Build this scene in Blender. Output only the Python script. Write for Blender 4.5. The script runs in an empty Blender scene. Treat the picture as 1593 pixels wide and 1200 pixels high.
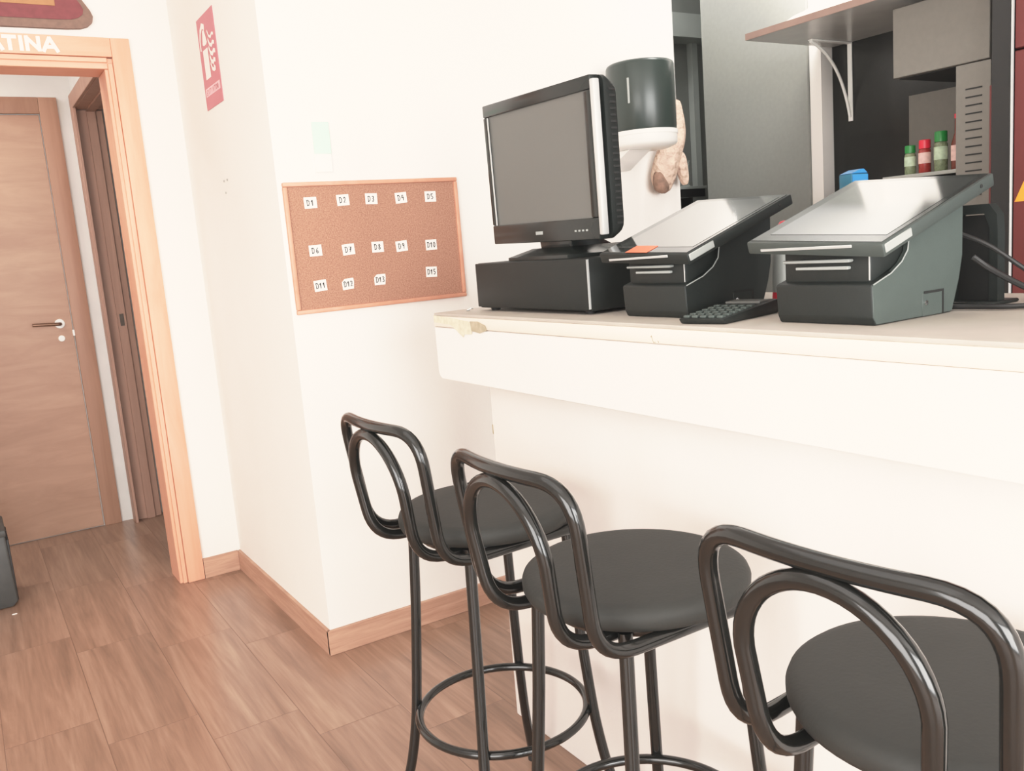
import bpy, bmesh, math, random
from mathutils import Vector, Matrix
random.seed(7)
PI = math.pi
col = bpy.context.scene.collection

# ------------------------------------------------------------------ materials
def lin(c):
    c = c / 255.0
    return c / 12.92 if c <= 0.04045 else ((c + 0.055) / 1.055) ** 2.4
def rgb(r, g, b): return (lin(r), lin(g), lin(b), 1.0)

def mat(name, c, rough=0.5, metal=0.0, var=0.06, scale=8.0, bump=0.0, bscale=60.0, coat=0.0, spec=0.5, stretch=None):
    m = bpy.data.materials.new(name); m.use_nodes = True
    nt = m.node_tree; b = nt.nodes['Principled BSDF']
    b.inputs['Roughness'].default_value = rough
    b.inputs['Metallic'].default_value = metal
    b.inputs['Specular IOR Level'].default_value = spec
    if coat:
        b.inputs['Coat Weight'].default_value = coat
        b.inputs['Coat Roughness'].default_value = 0.05
    tc = nt.nodes.new('ShaderNodeTexCoord')
    mp = nt.nodes.new('ShaderNodeMapping')
    if stretch: mp.inputs['Scale'].default_value = stretch
    nt.links.new(tc.outputs['Object'], mp.inputs['Vector'])
    n = nt.nodes.new('ShaderNodeTexNoise'); n.inputs['Scale'].default_value = scale; n.inputs['Detail'].default_value = 5
    nt.links.new(mp.outputs['Vector'], n.inputs['Vector'])
    r = nt.nodes.new('ShaderNodeValToRGB')
    k0, k1 = 1 - var, 1 + var
    r.color_ramp.elements[0].position = 0.3; r.color_ramp.elements[1].position = 0.7
    r.color_ramp.elements[0].color = (c[0]*k0, c[1]*k0, c[2]*k0, 1)
    r.color_ramp.elements[1].color = (min(1, c[0]*k1), min(1, c[1]*k1), min(1, c[2]*k1), 1)
    nt.links.new(n.outputs['Fac'], r.inputs['Fac'])
    nt.links.new(r.outputs['Color'], b.inputs['Base Color'])
    if bump:
        n2 = nt.nodes.new('ShaderNodeTexNoise'); n2.inputs['Scale'].default_value = bscale; n2.inputs['Detail'].default_value = 3
        nt.links.new(mp.outputs['Vector'], n2.inputs['Vector'])
        bp = nt.nodes.new('ShaderNodeBump'); bp.inputs['Strength'].default_value = bump; bp.inputs['Distance'].default_value = 0.004
        nt.links.new(n2.outputs['Fac'], bp.inputs['Height'])
        nt.links.new(bp.outputs['Normal'], b.inputs['Normal'])
    return m

def wood(name, c1, c2, stretch, scale=3.0, rough=0.45, spec=0.4):
    m = bpy.data.materials.new(name); m.use_nodes = True
    nt = m.node_tree; b = nt.nodes['Principled BSDF']
    b.inputs['Roughness'].default_value = rough; b.inputs['Specular IOR Level'].default_value = spec
    tc = nt.nodes.new('ShaderNodeTexCoord'); mp = nt.nodes.new('ShaderNodeMapping')
    mp.inputs['Scale'].default_value = stretch
    nt.links.new(tc.outputs['Object'], mp.inputs['Vector'])
    n = nt.nodes.new('ShaderNodeTexNoise'); n.inputs['Scale'].default_value = scale
    n.inputs['Detail'].default_value = 8; n.inputs['Roughness'].default_value = 0.6; n.inputs['Distortion'].default_value = 0.8
    nt.links.new(mp.outputs['Vector'], n.inputs['Vector'])
    r = nt.nodes.new('ShaderNodeValToRGB')
    r.color_ramp.elements[0].position = 0.3; r.color_ramp.elements[1].position = 0.72
    r.color_ramp.elements[0].color = c1; r.color_ramp.elements[1].color = c2
    nt.links.new(n.outputs['Fac'], r.inputs['Fac']); nt.links.new(r.outputs['Color'], b.inputs['Base Color'])
    return m

def floor_material():
    m = bpy.data.materials.new('wood_tile_floor'); m.use_nodes = True
    nt = m.node_tree; L = nt.links.new; b = nt.nodes['Principled BSDF']
    N = lambda t: nt.nodes.new(t)
    def math_(op, a, bb=None, c=None):
        n = N('ShaderNodeMath'); n.operation = op
        for i, v in enumerate((a, bb, c)):
            if v is None: continue
            if isinstance(v, (int, float)): n.inputs[i].default_value = v
            else: L(v, n.inputs[i])
        return n.outputs[0]
    tc = N('ShaderNodeTexCoord'); sp = N('ShaderNodeSeparateXYZ'); L(tc.outputs['Object'], sp.inputs[0])
    u = math_('DIVIDE', math_('ADD', sp.outputs['X'], 0.205), 0.238)
    i = math_('FLOOR', u)
    v = math_('DIVIDE', math_('ADD', math_('ADD', sp.outputs['Y'], 0.435), math_('MULTIPLY', i, 0.1685)), 0.71)
    j = math_('FLOOR', v)
    fu = math_('FRACT', u); fv = math_('FRACT', v)
    du = math_('MULTIPLY', math_('MINIMUM', fu, math_('SUBTRACT', 1.0, fu)), 0.238)
    dv = math_('MULTIPLY', math_('MINIMUM', fv, math_('SUBTRACT', 1.0, fv)), 0.71)
    d = math_('MINIMUM', du, dv)
    seam = N('ShaderNodeMapRange'); seam.inputs['From Min'].default_value = 0.0004; seam.inputs['From Max'].default_value = 0.0016
    L(d, seam.inputs['Value'])
    cv = N('ShaderNodeCombineXYZ'); L(i, cv.inputs[0]); L(j, cv.inputs[1])
    wn = N('ShaderNodeTexWhiteNoise'); wn.noise_dimensions = '3D'; L(cv.outputs[0], wn.inputs['Vector'])
    gx = N('ShaderNodeCombineXYZ')
    L(math_('MULTIPLY', sp.outputs['X'], 20.0), gx.inputs[0])
    L(math_('ADD', math_('MULTIPLY', sp.outputs['Y'], 1.1), math_('MULTIPLY', wn.outputs['Value'], 40.0)), gx.inputs[1])
    L(math_('MULTIPLY', wn.outputs['Value'], 17.0), gx.inputs[2])
    n1 = N('ShaderNodeTexNoise'); n1.inputs['Scale'].default_value = 1.0; n1.inputs['Detail'].default_value = 9
    n1.inputs['Roughness'].default_value = 0.62; n1.inputs['Distortion'].default_value = 0.7
    L(gx.outputs[0], n1.inputs['Vector'])
    n2 = N('ShaderNodeTexNoise'); n2.inputs['Scale'].default_value = 5.0; n2.inputs['Detail'].default_value = 6
    L(gx.outputs[0], n2.inputs['Vector'])
    mixf = math_('ADD', math_('MULTIPLY', n1.outputs['Fac'], 0.75), math_('MULTIPLY', n2.outputs['Fac'], 0.25))
    r = N('ShaderNodeValToRGB')
    e = r.color_ramp.elements
    e[0].position = 0.30; e[0].color = FLOOR_A
    e[1].position = 0.70; e[1].color = FLOOR_C
    em = r.color_ramp.elements.new(0.5); em.color = FLOOR_B
    L(mixf, r.inputs['Fac'])
    hv = N('ShaderNodeHueSaturation')
    L(math_('ADD', math_('MULTIPLY', wn.outputs['Value'], 0.14), 0.93), hv.inputs['Value'])
    L(r.outputs['Color'], hv.inputs['Color'])
    mx = N('ShaderNodeMix'); mx.data_type = 'RGBA'
    mx.inputs['A'].default_value = rgb(118, 88, 72)
    L(seam.outputs[0], mx.inputs['Factor']); L(hv.outputs['Color'], mx.inputs['B'])
    L(mx.outputs['Result'], b.inputs['Base Color'])
    b.inputs['Roughness'].default_value = 0.28; b.inputs['Specular IOR Level'].default_value = 0.45
    bp = N('ShaderNodeBump'); bp.inputs['Strength'].default_value = 0.25; bp.inputs['Distance'].default_value = 0.002
    L(seam.outputs[0], bp.inputs['Height']); L(bp.outputs['Normal'], b.inputs['Normal'])
    return m
FLOOR_A, FLOOR_B, FLOOR_C = rgb(122, 94, 78), rgb(151, 120, 101), rgb(176, 146, 126)

M = {}
M['wall'] = mat('white_plaster', rgb(238, 233, 227), 0.85, var=0.015, scale=3, bump=0.12, bscale=90, spec=0.2)
M['wall_bar'] = mat('white_bar_plaster', rgb(238, 233, 228), 0.8, var=0.02, scale=2.5, bump=0.15, bscale=70, spec=0.2)
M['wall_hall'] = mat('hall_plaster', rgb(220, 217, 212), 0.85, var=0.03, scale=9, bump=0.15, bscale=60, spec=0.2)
M['ceil'] = mat('ceiling_paint', rgb(240, 240, 238), 0.9, var=0.01, spec=0.2)
M['floor'] = floor_material()
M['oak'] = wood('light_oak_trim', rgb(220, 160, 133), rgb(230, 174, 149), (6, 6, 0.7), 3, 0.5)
M['oak_h'] = wood('light_oak_trim_along', rgb(220, 160, 133), rgb(230, 174, 149), (0.7, 6, 6), 3, 0.5)
M['oak_dark'] = wood('brown_oak_jamb', rgb(166, 129, 112), rgb(182, 145, 127), (8, 8, 0.6), 3, 0.5)  # darker brown oak for the side doorway's jamb
M['oak_door'] = wood('oak_door_veneer', rgb(164, 127, 105), rgb(181, 145, 122), (0.9, 1, 5), 3, 0.45)
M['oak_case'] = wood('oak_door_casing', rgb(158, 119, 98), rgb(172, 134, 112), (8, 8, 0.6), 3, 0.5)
M['skirt'] = wood('wood_tile_skirting', rgb(170, 131, 110), rgb(198, 160, 138), (1.2, 1.2, 16), 4, 0.45)
M['tube'] = mat('black_enamel_tube', rgb(22, 22, 20), 0.16, var=0.05, spec=0.5, coat=0.15)
M['vinyl'] = mat('black_vinyl', rgb(44, 44, 41), 0.65, var=0.07, scale=14, bump=0.12, bscale=160, spec=0.35)
def scuffs(m):
    nt = m.node_tree; b = nt.nodes['Principled BSDF']; L = nt.links.new
    src = b.inputs['Base Color'].links[0].from_socket
    tc = nt.nodes.new('ShaderNodeTexCoord'); n = nt.nodes.new('ShaderNodeTexNoise'); n.inputs['Scale'].default_value = 22; n.inputs['Detail'].default_value = 6; n.inputs['Roughness'].default_value = 0.7
    L(tc.outputs['Object'], n.inputs['Vector'])
    mr = nt.nodes.new('ShaderNodeMapRange'); mr.inputs['From Min'].default_value = 0.68; mr.inputs['From Max'].default_value = 0.80; mr.inputs['To Max'].default_value = 0.35
    L(n.outputs['Fac'], mr.inputs['Value'])
    mx = nt.nodes.new('ShaderNodeMix'); mx.data_type = 'RGBA'; mx.inputs['B'].default_value = rgb(150, 148, 142)
    L(mr.outputs[0], mx.inputs['Factor']); L(src, mx.inputs['A']); L(mx.outputs['Result'], b.inputs['Base Color'])
scuffs(M['vinyl'])
M['plastic'] = mat('charcoal_plastic', rgb(30, 34, 32), 0.5, var=0.05, scale=40, bump=0.08, bscale=500, spec=0.4)
M['plastic2'] = mat('lit_side_and_key_plastic', rgb(74, 82, 78), 0.48, var=0.04, scale=40, bump=0.06, bscale=500, spec=0.4)  # lighter tone paints light onto the large terminal's sides; also colours keypad keys
M['drawer'] = mat('black_drawer_steel', rgb(25, 28, 26), 0.5, var=0.06, scale=60, bump=0.1, bscale=700, spec=0.4)
M['gloss'] = mat('gloss_black_plastic', rgb(34, 37, 35), 0.22, var=0.04, spec=0.5)
M['dispenser'] = mat('dark_green_grey_plastic', rgb(52, 60, 56), 0.3, var=0.04)
M['screen'] = mat('switched_off_screen', rgb(104, 104, 100), 0.4, var=0.02, scale=2, spec=0.4)
M['glass'] = mat('terminal_glass', rgb(48, 50, 48), 0.1, var=0.02, scale=2, spec=0.5)
M['display'] = mat('terminal_display', rgb(62, 64, 62), 0.07, var=0.02, scale=2)
M['display'].node_tree.nodes['Principled BSDF'].inputs['IOR'].default_value = 3.6
M['plastic_lit_slab'] = mat('lit_slab_plastic', rgb(66, 72, 69), 0.45, var=0.04, scale=40, bump=0.06, bscale=500, spec=0.4)  # terminal plastic lightened to paint light on the large terminal's slab
M['glass'].node_tree.nodes['Principled BSDF'].inputs['IOR'].default_value = 1.75
M['silver'] = mat('silver_trim', rgb(200, 202, 200), 0.35, 0.3, var=0.05, scale=30)
M['lightgrey'] = mat('light_grey_plastic', rgb(158, 162, 158), 0.4, var=0.04)
M['chrome'] = mat('chrome', rgb(225, 225, 225), 0.12, 1.0, var=0.02)
M['steel'] = mat('brushed_steel', rgb(150, 151, 146), 0.45, 0.3, var=0.03, scale=60)
M['steel2'] = mat('warm_brushed_steel', rgb(114, 110, 103), 0.5, 0.25, var=0.04, scale=50)
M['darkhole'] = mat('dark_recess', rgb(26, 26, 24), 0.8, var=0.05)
M['blacktile'] = mat('black_glossy_panel', rgb(30, 30, 28), 0.25, var=0.15, scale=30, spec=0.5)
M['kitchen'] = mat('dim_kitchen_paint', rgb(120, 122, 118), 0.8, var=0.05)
M['black'] = mat('black_paint', rgb(28, 27, 26), 0.5, var=0.06)
M['red'] = mat('dark_red_panel', rgb(104, 42, 40), 0.5, var=0.06, scale=5)
M['cork'] = None
M['ink'] = mat('black_ink', rgb(24, 22, 22), 0.7, var=0.05)
M['paper'] = mat('white_paper', rgb(245, 238, 230), 0.8, var=0.02)
M['signred'] = mat('sign_red', rgb(198, 122, 131), 0.5, var=0.03)
M['signpink'] = mat('sign_pale_pink', rgb(248, 196, 200), 0.6, var=0.03)
M['signwhite'] = mat('sign_white', rgb(248, 236, 228), 0.6, var=0.02)
M['mint'] = mat('pale_green_plastic', rgb(186, 238, 206), 0.5, var=0.02)
M['white'] = mat('white_plastic', rgb(240, 238, 232), 0.4, var=0.02)
M['porcelain'] = mat('white_porcelain', rgb(238, 234, 226), 0.2, var=0.02)
M['cream'] = mat('cream_edge_strip', rgb(240, 227, 211), 0.55, var=0.03, scale=6)
M['stone'] = mat('beige_counter_stone', rgb(186, 178, 168), 0.5, var=0.06, scale=14)
M['filler'] = mat('chipped_plaster_filler', rgb(214, 204, 180), 0.9, var=0.14, scale=70)
M['filler2'] = mat('dark_chip', rgb(172, 160, 138), 0.9, var=0.15, scale=60)
M['orange'] = mat('orange_sticker', rgb(244, 120, 88), 0.5, var=0.03)
M['orange2'] = mat('amber_sticker', rgb(240, 160, 50), 0.5, var=0.04)
M['redcap'] = mat('red_plastic', rgb(224, 44, 66), 0.35, var=0.03)
M['greencap'] = mat('green_plastic', rgb(40, 130, 60), 0.35, var=0.03)
M['blue'] = mat('blue_carton', rgb(34, 112, 172), 0.45, var=0.05)
M['teal'] = mat('teal_carton', rgb(38, 96, 118), 0.45, var=0.1, scale=30)
M['herb'] = mat('dried_herb_glass', rgb(120, 130, 100), 0.25, var=0.3, scale=90)
M['paprika'] = mat('red_spice_glass', rgb(150, 50, 44), 0.25, var=0.25, scale=90)
M['amber'] = mat('brown_glass', rgb(110, 50, 36), 0.2, var=0.1)
M['labelg'] = mat('bottle_label', rgb(178, 196, 168), 0.6, var=0.18, scale=60)
M['labelp'] = mat('pink_bottle_label', rgb(226, 186, 178), 0.6, var=0.15, scale=60)
M['mitt'] = mat('stained_beige_cloth', rgb(206, 178, 160), 0.9, var=0.16, scale=18, bump=0.5, bscale=40)
for _n in M['mitt'].node_tree.nodes:
    if _n.type == 'BUMP': _n.inputs['Distance'].default_value = 0.02; _n.inputs['Strength'].default_value = 0.9
M['mittdark'] = mat('scorched_cloth', rgb(140, 112, 96), 0.9, var=0.3, scale=40, bump=0.5, bscale=40)
M['plaque_brown'] = mat('brown_plaque_edge', rgb(124, 100, 88), 0.75, var=0.12, scale=50)
M['plaque_red'] = mat('burgundy_plaque', rgb(122, 66, 68), 0.75, var=0.1, scale=40)
M['plaque_tan'] = mat('tan_plaque_panel', rgb(168, 122, 86), 0.75, var=0.08, scale=40)
M['shelfwood'] = mat('brown_edged_shelf', rgb(190, 188, 182), 0.25, var=0.06, scale=8, spec=0.5)
M['shelfedge'] = mat('reddish_shelf_edge', rgb(120, 98, 88), 0.5, var=0.08, scale=12)
M['crate'] = mat('dusty_black_plastic', rgb(64, 64, 62), 0.5, var=0.15, scale=14)
M['handle'] = mat('bronze_lever', rgb(120, 90, 72), 0.35, 0.5, var=0.05)
def cork_material():
    m = mat('cork', rgb(205, 152, 118), 0.9, var=0.0)
    nt = m.node_tree; b = nt.nodes['Principled BSDF']; L = nt.links.new
    n = [x for x in nt.nodes if x.type == 'TEX_NOISE'][0]; n.inputs['Scale'].default_value = 260; n.inputs['Detail'].default_value = 2
    r = [x for x in nt.nodes if x.type == 'VALTORGB'][0]
    r.color_ramp.elements[0].position = 0.34; r.color_ramp.elements[1].position = 0.66
    r.color_ramp.elements[0].color = rgb(146, 106, 88); r.color_ramp.elements[1].color = rgb(174, 132, 111)
    return m
M['cork'] = cork_material()
M['corkframe'] = wood('cork_board_frame', rgb(196, 138, 114), rgb(212, 156, 132), (3, 3, 3), 4, 0.5)
def clear_glass():
    m = bpy.data.materials.new('clear_glass'); m.use_nodes = True
    b = m.node_tree.nodes['Principled BSDF']
    b.inputs['Base Color'].default_value = (0.9, 0.92, 0.9, 1); b.inputs['Roughness'].default_value = 0.05
    b.inputs['Transmission Weight'].default_value = 0.9; b.inputs['IOR'].default_value = 1.3
    return m
M['clear'] = clear_glass()

# ------------------------------------------------------------------ mesh builder
class MB:
    def __init__(self): self.bm = bmesh.new()
    def add(self, verts, faces, mx=None):
        vs = [self.bm.verts.new(mx @ Vector(v) if mx else v) for v in verts]
        for f in faces:
            try: self.bm.faces.new([vs[i] for i in f])
            except ValueError: pass
        return vs
    def _merge(self, tmp, mx=None):
        if mx: bmesh.ops.transform(tmp, matrix=mx, verts=tmp.verts)
        me = bpy.data.meshes.new('tmp'); tmp.to_mesh(me); tmp.free()
        self.bm.from_mesh(me); bpy.data.meshes.remove(me)
    def box(self, x0, x1, y0, y1, z0, z1, bev=0.0, seg=2, mx=None):
        t = bmesh.new()
        vs = [t.verts.new((x, y, z)) for x in (x0, x1) for y in (y0, y1) for z in (z0, z1)]
        for f in ((0,1,3,2),(4,6,7,5),(0,4,5,1),(2,3,7,6),(0,2,6,4),(1,5,7,3)): t.faces.new([vs[i] for i in f])
        bmesh.ops.recalc_face_normals(t, faces=t.faces)
        if bev: bmesh.ops.bevel(t, geom=t.edges[:], offset=bev, segments=seg, profile=0.5, affect='EDGES')
        self._merge(t, mx); return self
    def prism(self, poly, axis, lo, hi, bev=0.0, seg=2, mx=None):
        """poly in the two other axes (x:(y,z), y:(x,z), z:(x,y))"""
        t = bmesh.new()
        def P(a, b, c): return {'x': (c, a, b), 'y': (a, c, b), 'z': (a, b, c)}[axis]
        A = [t.verts.new(P(a, b, lo)) for a, b in poly]; B = [t.verts.new(P(a, b, hi)) for a, b in poly]
        n = len(poly)
        t.faces.new(A[::-1]); t.faces.new(B)
        for i in range(n): t.faces.new((A[i], A[(i+1) % n], B[(i+1) % n], B[i]))
        bmesh.ops.recalc_face_normals(t, faces=t.faces)
        if bev: bmesh.ops.bevel(t, geom=t.edges[:], offset=bev, segments=seg, profile=0.5, affect='EDGES', clamp_overlap=True)
        self._merge(t, mx); return self
    def tube(self, pts, r, closed=False, n=12):
        P = [Vector(p) for p in pts]; m = len(P); rings = []
        T = []
        for i in range(m):
            a = P[(i-1) % m] if (closed or i > 0) else P[i]
            b = P[(i+1) % m] if (closed or i < m-1) else P[i]
            T.append((b - a).normalized())
        ref = Vector((0, 0, 1)) if abs(T[0].z) < 0.9 else Vector((1, 0, 0))
        nv = (ref - T[0] * ref.dot(T[0])).normalized()
        for i in range(m):
            nv = (nv - T[i] * nv.dot(T[i])).normalized(); bv = T[i].cross(nv)
            rr = r[i] if isinstance(r, (list, tuple)) else r
            rings.append([self.bm.verts.new(P[i] + (nv * math.cos(2*PI*k/n) + bv * math.sin(2*PI*k/n)) * rr) for k in range(n)])
        rng = range(m) if closed else range(m-1)
        for i in rng:
            A, B = rings[i], rings[(i+1) % m]
            off = 0
            if closed and i == m-1:
                off = min(range(n), key=lambda o: (A[0].co - B[o].co).length)
            for k in range(n):
                self.bm.faces.new((A[k], A[(k+1) % n], B[(k+1+off) % n], B[(k+off) % n]))
        if not closed:
            self.bm.faces.new(rings[0][::-1]); self.bm.faces.new(rings[-1])
        return self
    def lathe(self, prof, n=32, c=(0, 0, 0), mx=None):
        rings = []
        for r, z in prof:
            if r < 1e-6: rings.append([self.bm.verts.new((c[0], c[1], c[2]+z))])
            else: rings.append([self.bm.verts.new((c[0]+r*math.cos(2*PI*k/n), c[1]+r*math.sin(2*PI*k/n), c[2]+z)) for k in range(n)])
        allv = [v for g in rings for v in g]
        for A, B in zip(rings, rings[1:]):
            for k in range(n):
                q = [A[k % len(A)], A[(k+1) % len(A)], B[(k+1) % len(B)], B[k % len(B)]]
                u = []
                for v in q:
                    if v not in u: u.append(v)
                if len(u) > 2: self.bm.faces.new(u)
        if mx: bmesh.ops.transform(self.bm, matrix=mx, verts=allv)
        return self
    def ribbons(self, strokes, w, f, off=(0, 0, 0)):
        """flat strokes in (u,v), mapped to 3D by f(u,v)"""
        for si, s in enumerate(strokes):
            n = len(s); L, R = [], []
            for i in range(n):
                a = Vector(s[max(i-1, 0)]); b = Vector(s[min(i+1, n-1)]); t = (b-a)
                t = t.normalized() if t.length else Vector((1, 0))
                nn = Vector((-t.y, t.x)) * w/2; p = Vector(s[i])
                k = 1.0
                if 0 < i < n-1:
                    t1 = (Vector(s[i]) - Vector(s[i-1])).normalized(); k = 1/max(0.5, abs(t1.dot(t)))
                if i == 0: p = p - t*w*0.3
                if i == n-1: p = p + t*w*0.3
                e = Vector(off)*si
                L.append(self.bm.verts.new(Vector(f(*(p+nn*k)))+e)); R.append(self.bm.verts.new(Vector(f(*(p-nn*k)))+e))
            for i in range(n-1): self.bm.faces.new((L[i], L[i+1], R[i+1], R[i]))
        return self
    def poly(self, pts, f):
        self.bm.faces.new([self.bm.verts.new(f(*p)) for p in pts]); return self
    def build(self, name, m, parent=None, smooth=True, angle=40, loc=None):
        bmesh.ops.remove_doubles(self.bm, verts=self.bm.verts, dist=1e-6)
        bmesh.ops.recalc_face_normals(self.bm, faces=self.bm.faces)
        me = bpy.data.meshes.new(name); self.bm.to_mesh(me); self.bm.free()
        me.materials.append(M[m] if isinstance(m, str) else m)
        if smooth:
            for p in me.polygons: p.use_smooth = True
            me.set_sharp_from_angle(angle=math.radians(angle))
        o = bpy.data.objects.new(name, me); col.objects.link(o)
        if parent: o.parent = parent
        if loc: o.location = loc
        return o

def thing(name, label, cat, loc=(0, 0, 0), rz=0.0, group=None):
    o = bpy.data.objects.new(name, None); col.objects.link(o)
    o.empty_display_size = 0.05
    o.location = loc; o.rotation_euler = (0, 0, rz)
    o['label'] = label; o['category'] = cat
    if group: o['group'] = group
    return o
def tag(o, label, cat, group=None):
    o['label'] = label; o['category'] = cat
    if group: o['group'] = group
    return o
def struct(o): o['kind'] = 'structure'; return o
def plabel(o, t): o['label'] = t; return o
def dup(root, loc, rz, label):
    r = root.copy(); col.objects.link(r); r.location = loc; r.rotation_euler = (0, 0, rz); r['label'] = label
    for ch in list(root.children):
        c = ch.copy(); col.objects.link(c); c.parent = r
        for g in ch.children:
            d = g.copy(); col.objects.link(d); d.parent = c
    return r

def arcpoly(P, rad, n=9):
    P = [Vector(p) for p in P]; out = [P[0]]
    for i in range(1, len(P)-1):
        a, b, c = P[i-1], P[i], P[i+1]; u = a-b; v = c-b
        d = min(rad[i-1], u.length*.49, v.length*.49); u.normalize(); v.normalize()
        p0 = b+u*d; p1 = b+v*d
        for k in range(n):
            t = k/(n-1); out.append(p0*(1-t)**2 + b*(2*t*(1-t)) + p1*t*t)
    out.append(P[-1]); return out
def roundrect(x0, x1, y0, y1, r, n=5):
    out = []
    for cx, cy, a0 in ((x1-r, y1-r, 0), (x0+r, y1-r, 90), (x0+r, y0+r, 180), (x1-r, y0+r, 270)):
        for k in range(n+1):
            a = math.radians(a0 + 90*k/n); out.append((cx+r*math.cos(a), cy+r*math.sin(a)))
    return out

# ------------------------------------------------------------------ setting
HC = 1.0854            # counter height
D = 1.035              # door wall
YH = 2.218             # hall back wall
struct(MB().box(-3.6, 4.2, -6.5, 3.6, -0.08, 0.0).build('floor', 'floor', smooth=False))
struct(MB().box(-3.6, 1.6, -6.5, D+0.14, 2.75, 2.85).build('ceiling', 'ceil', smooth=False))
# masonry block carrying the cork board (front face y = 0, left face x = 0)
struct(MB().box(0.0, 1.6, 0.0, D+0.14, 0.0, 2.75).build('wall_back', 'wall', smooth=False))
w = MB(); w.box(-0.215, 0.0, D, D+0.14, 0, 2.75); w.box(-1.09, -0.215, D, D+0.14, 2.045, 2.75); w.box(-3.6, -1.09, D, D+0.14, 0, 2.75)
struct(w.build('wall_left', 'wall', smooth=False))
struct(MB().box(-3.7, -3.6, -6.5, D+0.14, 0, 2.75).build('wall_side', 'wall', smooth=False))
# hall behind the doorway
struct(MB().box(-2.4, 1.0, YH, YH+0.1, 0, 2.6).build('wall_hall_back', 'wall_hall', smooth=False))
w = MB(); w.box(-0.223, -0.10, 2.19, YH, 0, 2.6); w.box(-0.223, -0.10, 1.36, 2.19, 2.075, 2.6); w.box(-0.223, -0.10, D+0.14, 1.36, 0, 2.6)
struct(w.build('wall_hall_right', 'wall_hall', smooth=False))
struct(MB().box(-2.5, -2.4, D+0.14, YH, 0, 2.6).build('wall_hall_left', 'wall_hall', smooth=False))
struct(MB().box(-2.4, 1.0, D+0.14, YH, 2.6, 2.68).build('ceiling_hall', 'wall_hall', smooth=False))
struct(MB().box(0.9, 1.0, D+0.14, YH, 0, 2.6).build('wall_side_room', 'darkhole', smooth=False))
# kitchen beyond the bar
struct(MB().box(2.27, 2.4, -3.5, -0.2, 0.0, 1.93).build('wall_kitchen_right', 'blacktile', smooth=False))
w = MB(); w.box(2.27, 2.4, -0.46, -0.2, 1.93, 2.75)
struct(w.build('wall_kitchen_upper', 'wall', smooth=False))
struct(MB().box(2.27, 2.4, -3.5, -0.46, 1.93, 2.75).build('wall_kitchen_upper_dark', 'blacktile', smooth=False))
struct(MB().box(2.2, 2.4, -0.2, -0.145, 0.0, 2.75).build('wall_kitchen_column', 'wall', smooth=False))
struct(MB().box(1.6, 3.2, 1.1, 1.2, 0.0, 2.75).build('wall_kitchen_back', 'kitchen', smooth=False))
struct(MB().box(3.0, 3.1, -0.145, 1.1, 0.0, 2.75).build('wall_kitchen_end', 'kitchen', smooth=False))
struct(MB().box(1.6, 4.2, -0.38, 1.2, 2.75, 2.85).build('ceiling_kitchen', 'ceil', smooth=False))
struct(MB().box(1.6, 4.2, -3.5, -0.38, 2.75, 2.85).build('ceiling_kitchen_reflection_dark', 'darkhole', smooth=False))  # unseen dark section added so the large terminal's screen reflects a dark end
struct(MB().box(2.0, 2.95, 0.96, 1.1, 2.25, 2.37).build('trim_1', 'lightgrey', smooth=False))
struct(MB().box(2.74, 2.78, 1.06, 1.0995, 1.46, 2.249).build('trim_2', 'lightgrey', smooth=False))

# baseboards
struct(MB().box(-0.012, 1.6, -0.012, -0.0005, 0, 0.082, 0.0015, 1).build('baseboard_back', 'skirt', smooth=False))
struct(MB().prism([(-0.012, -0.012), (-0.0005, -0.0005), (-0.0005, D-0.0005), (-0.012, D-0.0125)], 'z', 0, 0.082).build('baseboard_left', 'skirt', smooth=False))
struct(MB().box(-0.154, -0.0125, D-0.012, D-0.0005, 0, 0.082).build('baseboard_door', 'skirt', smooth=False))

# door_1: framed opening into the hall
d1 = thing('door_1', 'light oak door frame around the open passage, with white letters across the top', 'door frame', (0, 0, 0)); d1['kind'] = 'structure'
XR, XL = -0.156, -1.149
c = MB(); c.box(-0.222, XR, D-0.016, D-0.0005, 0, 2.111, 0.003, 2); c.build('casing', 'oak', d1)
c = MB(); c.box(XL, XL+0.066, D-0.016, D-0.0005, 0, 2.111, 0.003, 2); c.build('casing', 'oak', d1)
c = MB(); c.box(XL+0.066, -0.222, D-0.016, D-0.0005, 2.043, 2.111, 0.003, 2); c.build('head_casing', 'oak_h', d1)
for s in (0, 1):
    j = MB()
    if s == 0:
        j.box(-0.252, -0.2165, D+0.002, D+0.155, 0, 2.002, 0.002, 1); j.box(-0.2405, -0.2225, D-0.008, D+0.004, 0, 2.022, 0.002, 1)
    else:
        j.box(-1.0885, -1.053, D+0.002, D+0.155, 0, 2.002, 0.002, 1); j.box(-1.082, -1.064, D-0.008, D+0.004, 0, 2.022, 0.002, 1)
    j.build('jamb', 'oak', d1)
j = MB(); j.box(-1.0885, -0.2165, D+0.002, D+0.155, 2.003, 2.042, 0.002, 1); j.box(-1.064, -0.2405, D-0.008, D+0.004, 2.024, 2.042, 0.002, 1)
j.build('head_jamb', 'oak_h', d1)
def fdoor(u, v): return (u, D-0.0168, v)
def letter(strokes, x0, wd, z0=2.0525, h=0.0505): return [[(x0+a*wd, z0+b*h) for a, b in s] for s in strokes]
LT = MB()
Ls = letter([[(0, .9), (1, .9)], [(.5, .9), (.5, 0.06)]], -0.568, 0.038) + letter([[(.5, .06), (.5, .94)]], -0.524, 0.020) \
   + letter([[(.1, .06), (.1, .94)], [(.1, .9), (.9, .1)], [(.9, .06), (.9, .94)]], -0.500, 0.046) \
   + letter([[(.05, .04), (.5, .92)], [(.5, .92), (.95, .04)], [(.22, .32), (.78, .32)]], -0.448, 0.050) \
   + letter([[(.05, .04), (.5, .92)], [(.5, .92), (.95, .04)], [(.22, .32), (.78, .32)]], -0.621, 0.050)
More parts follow.
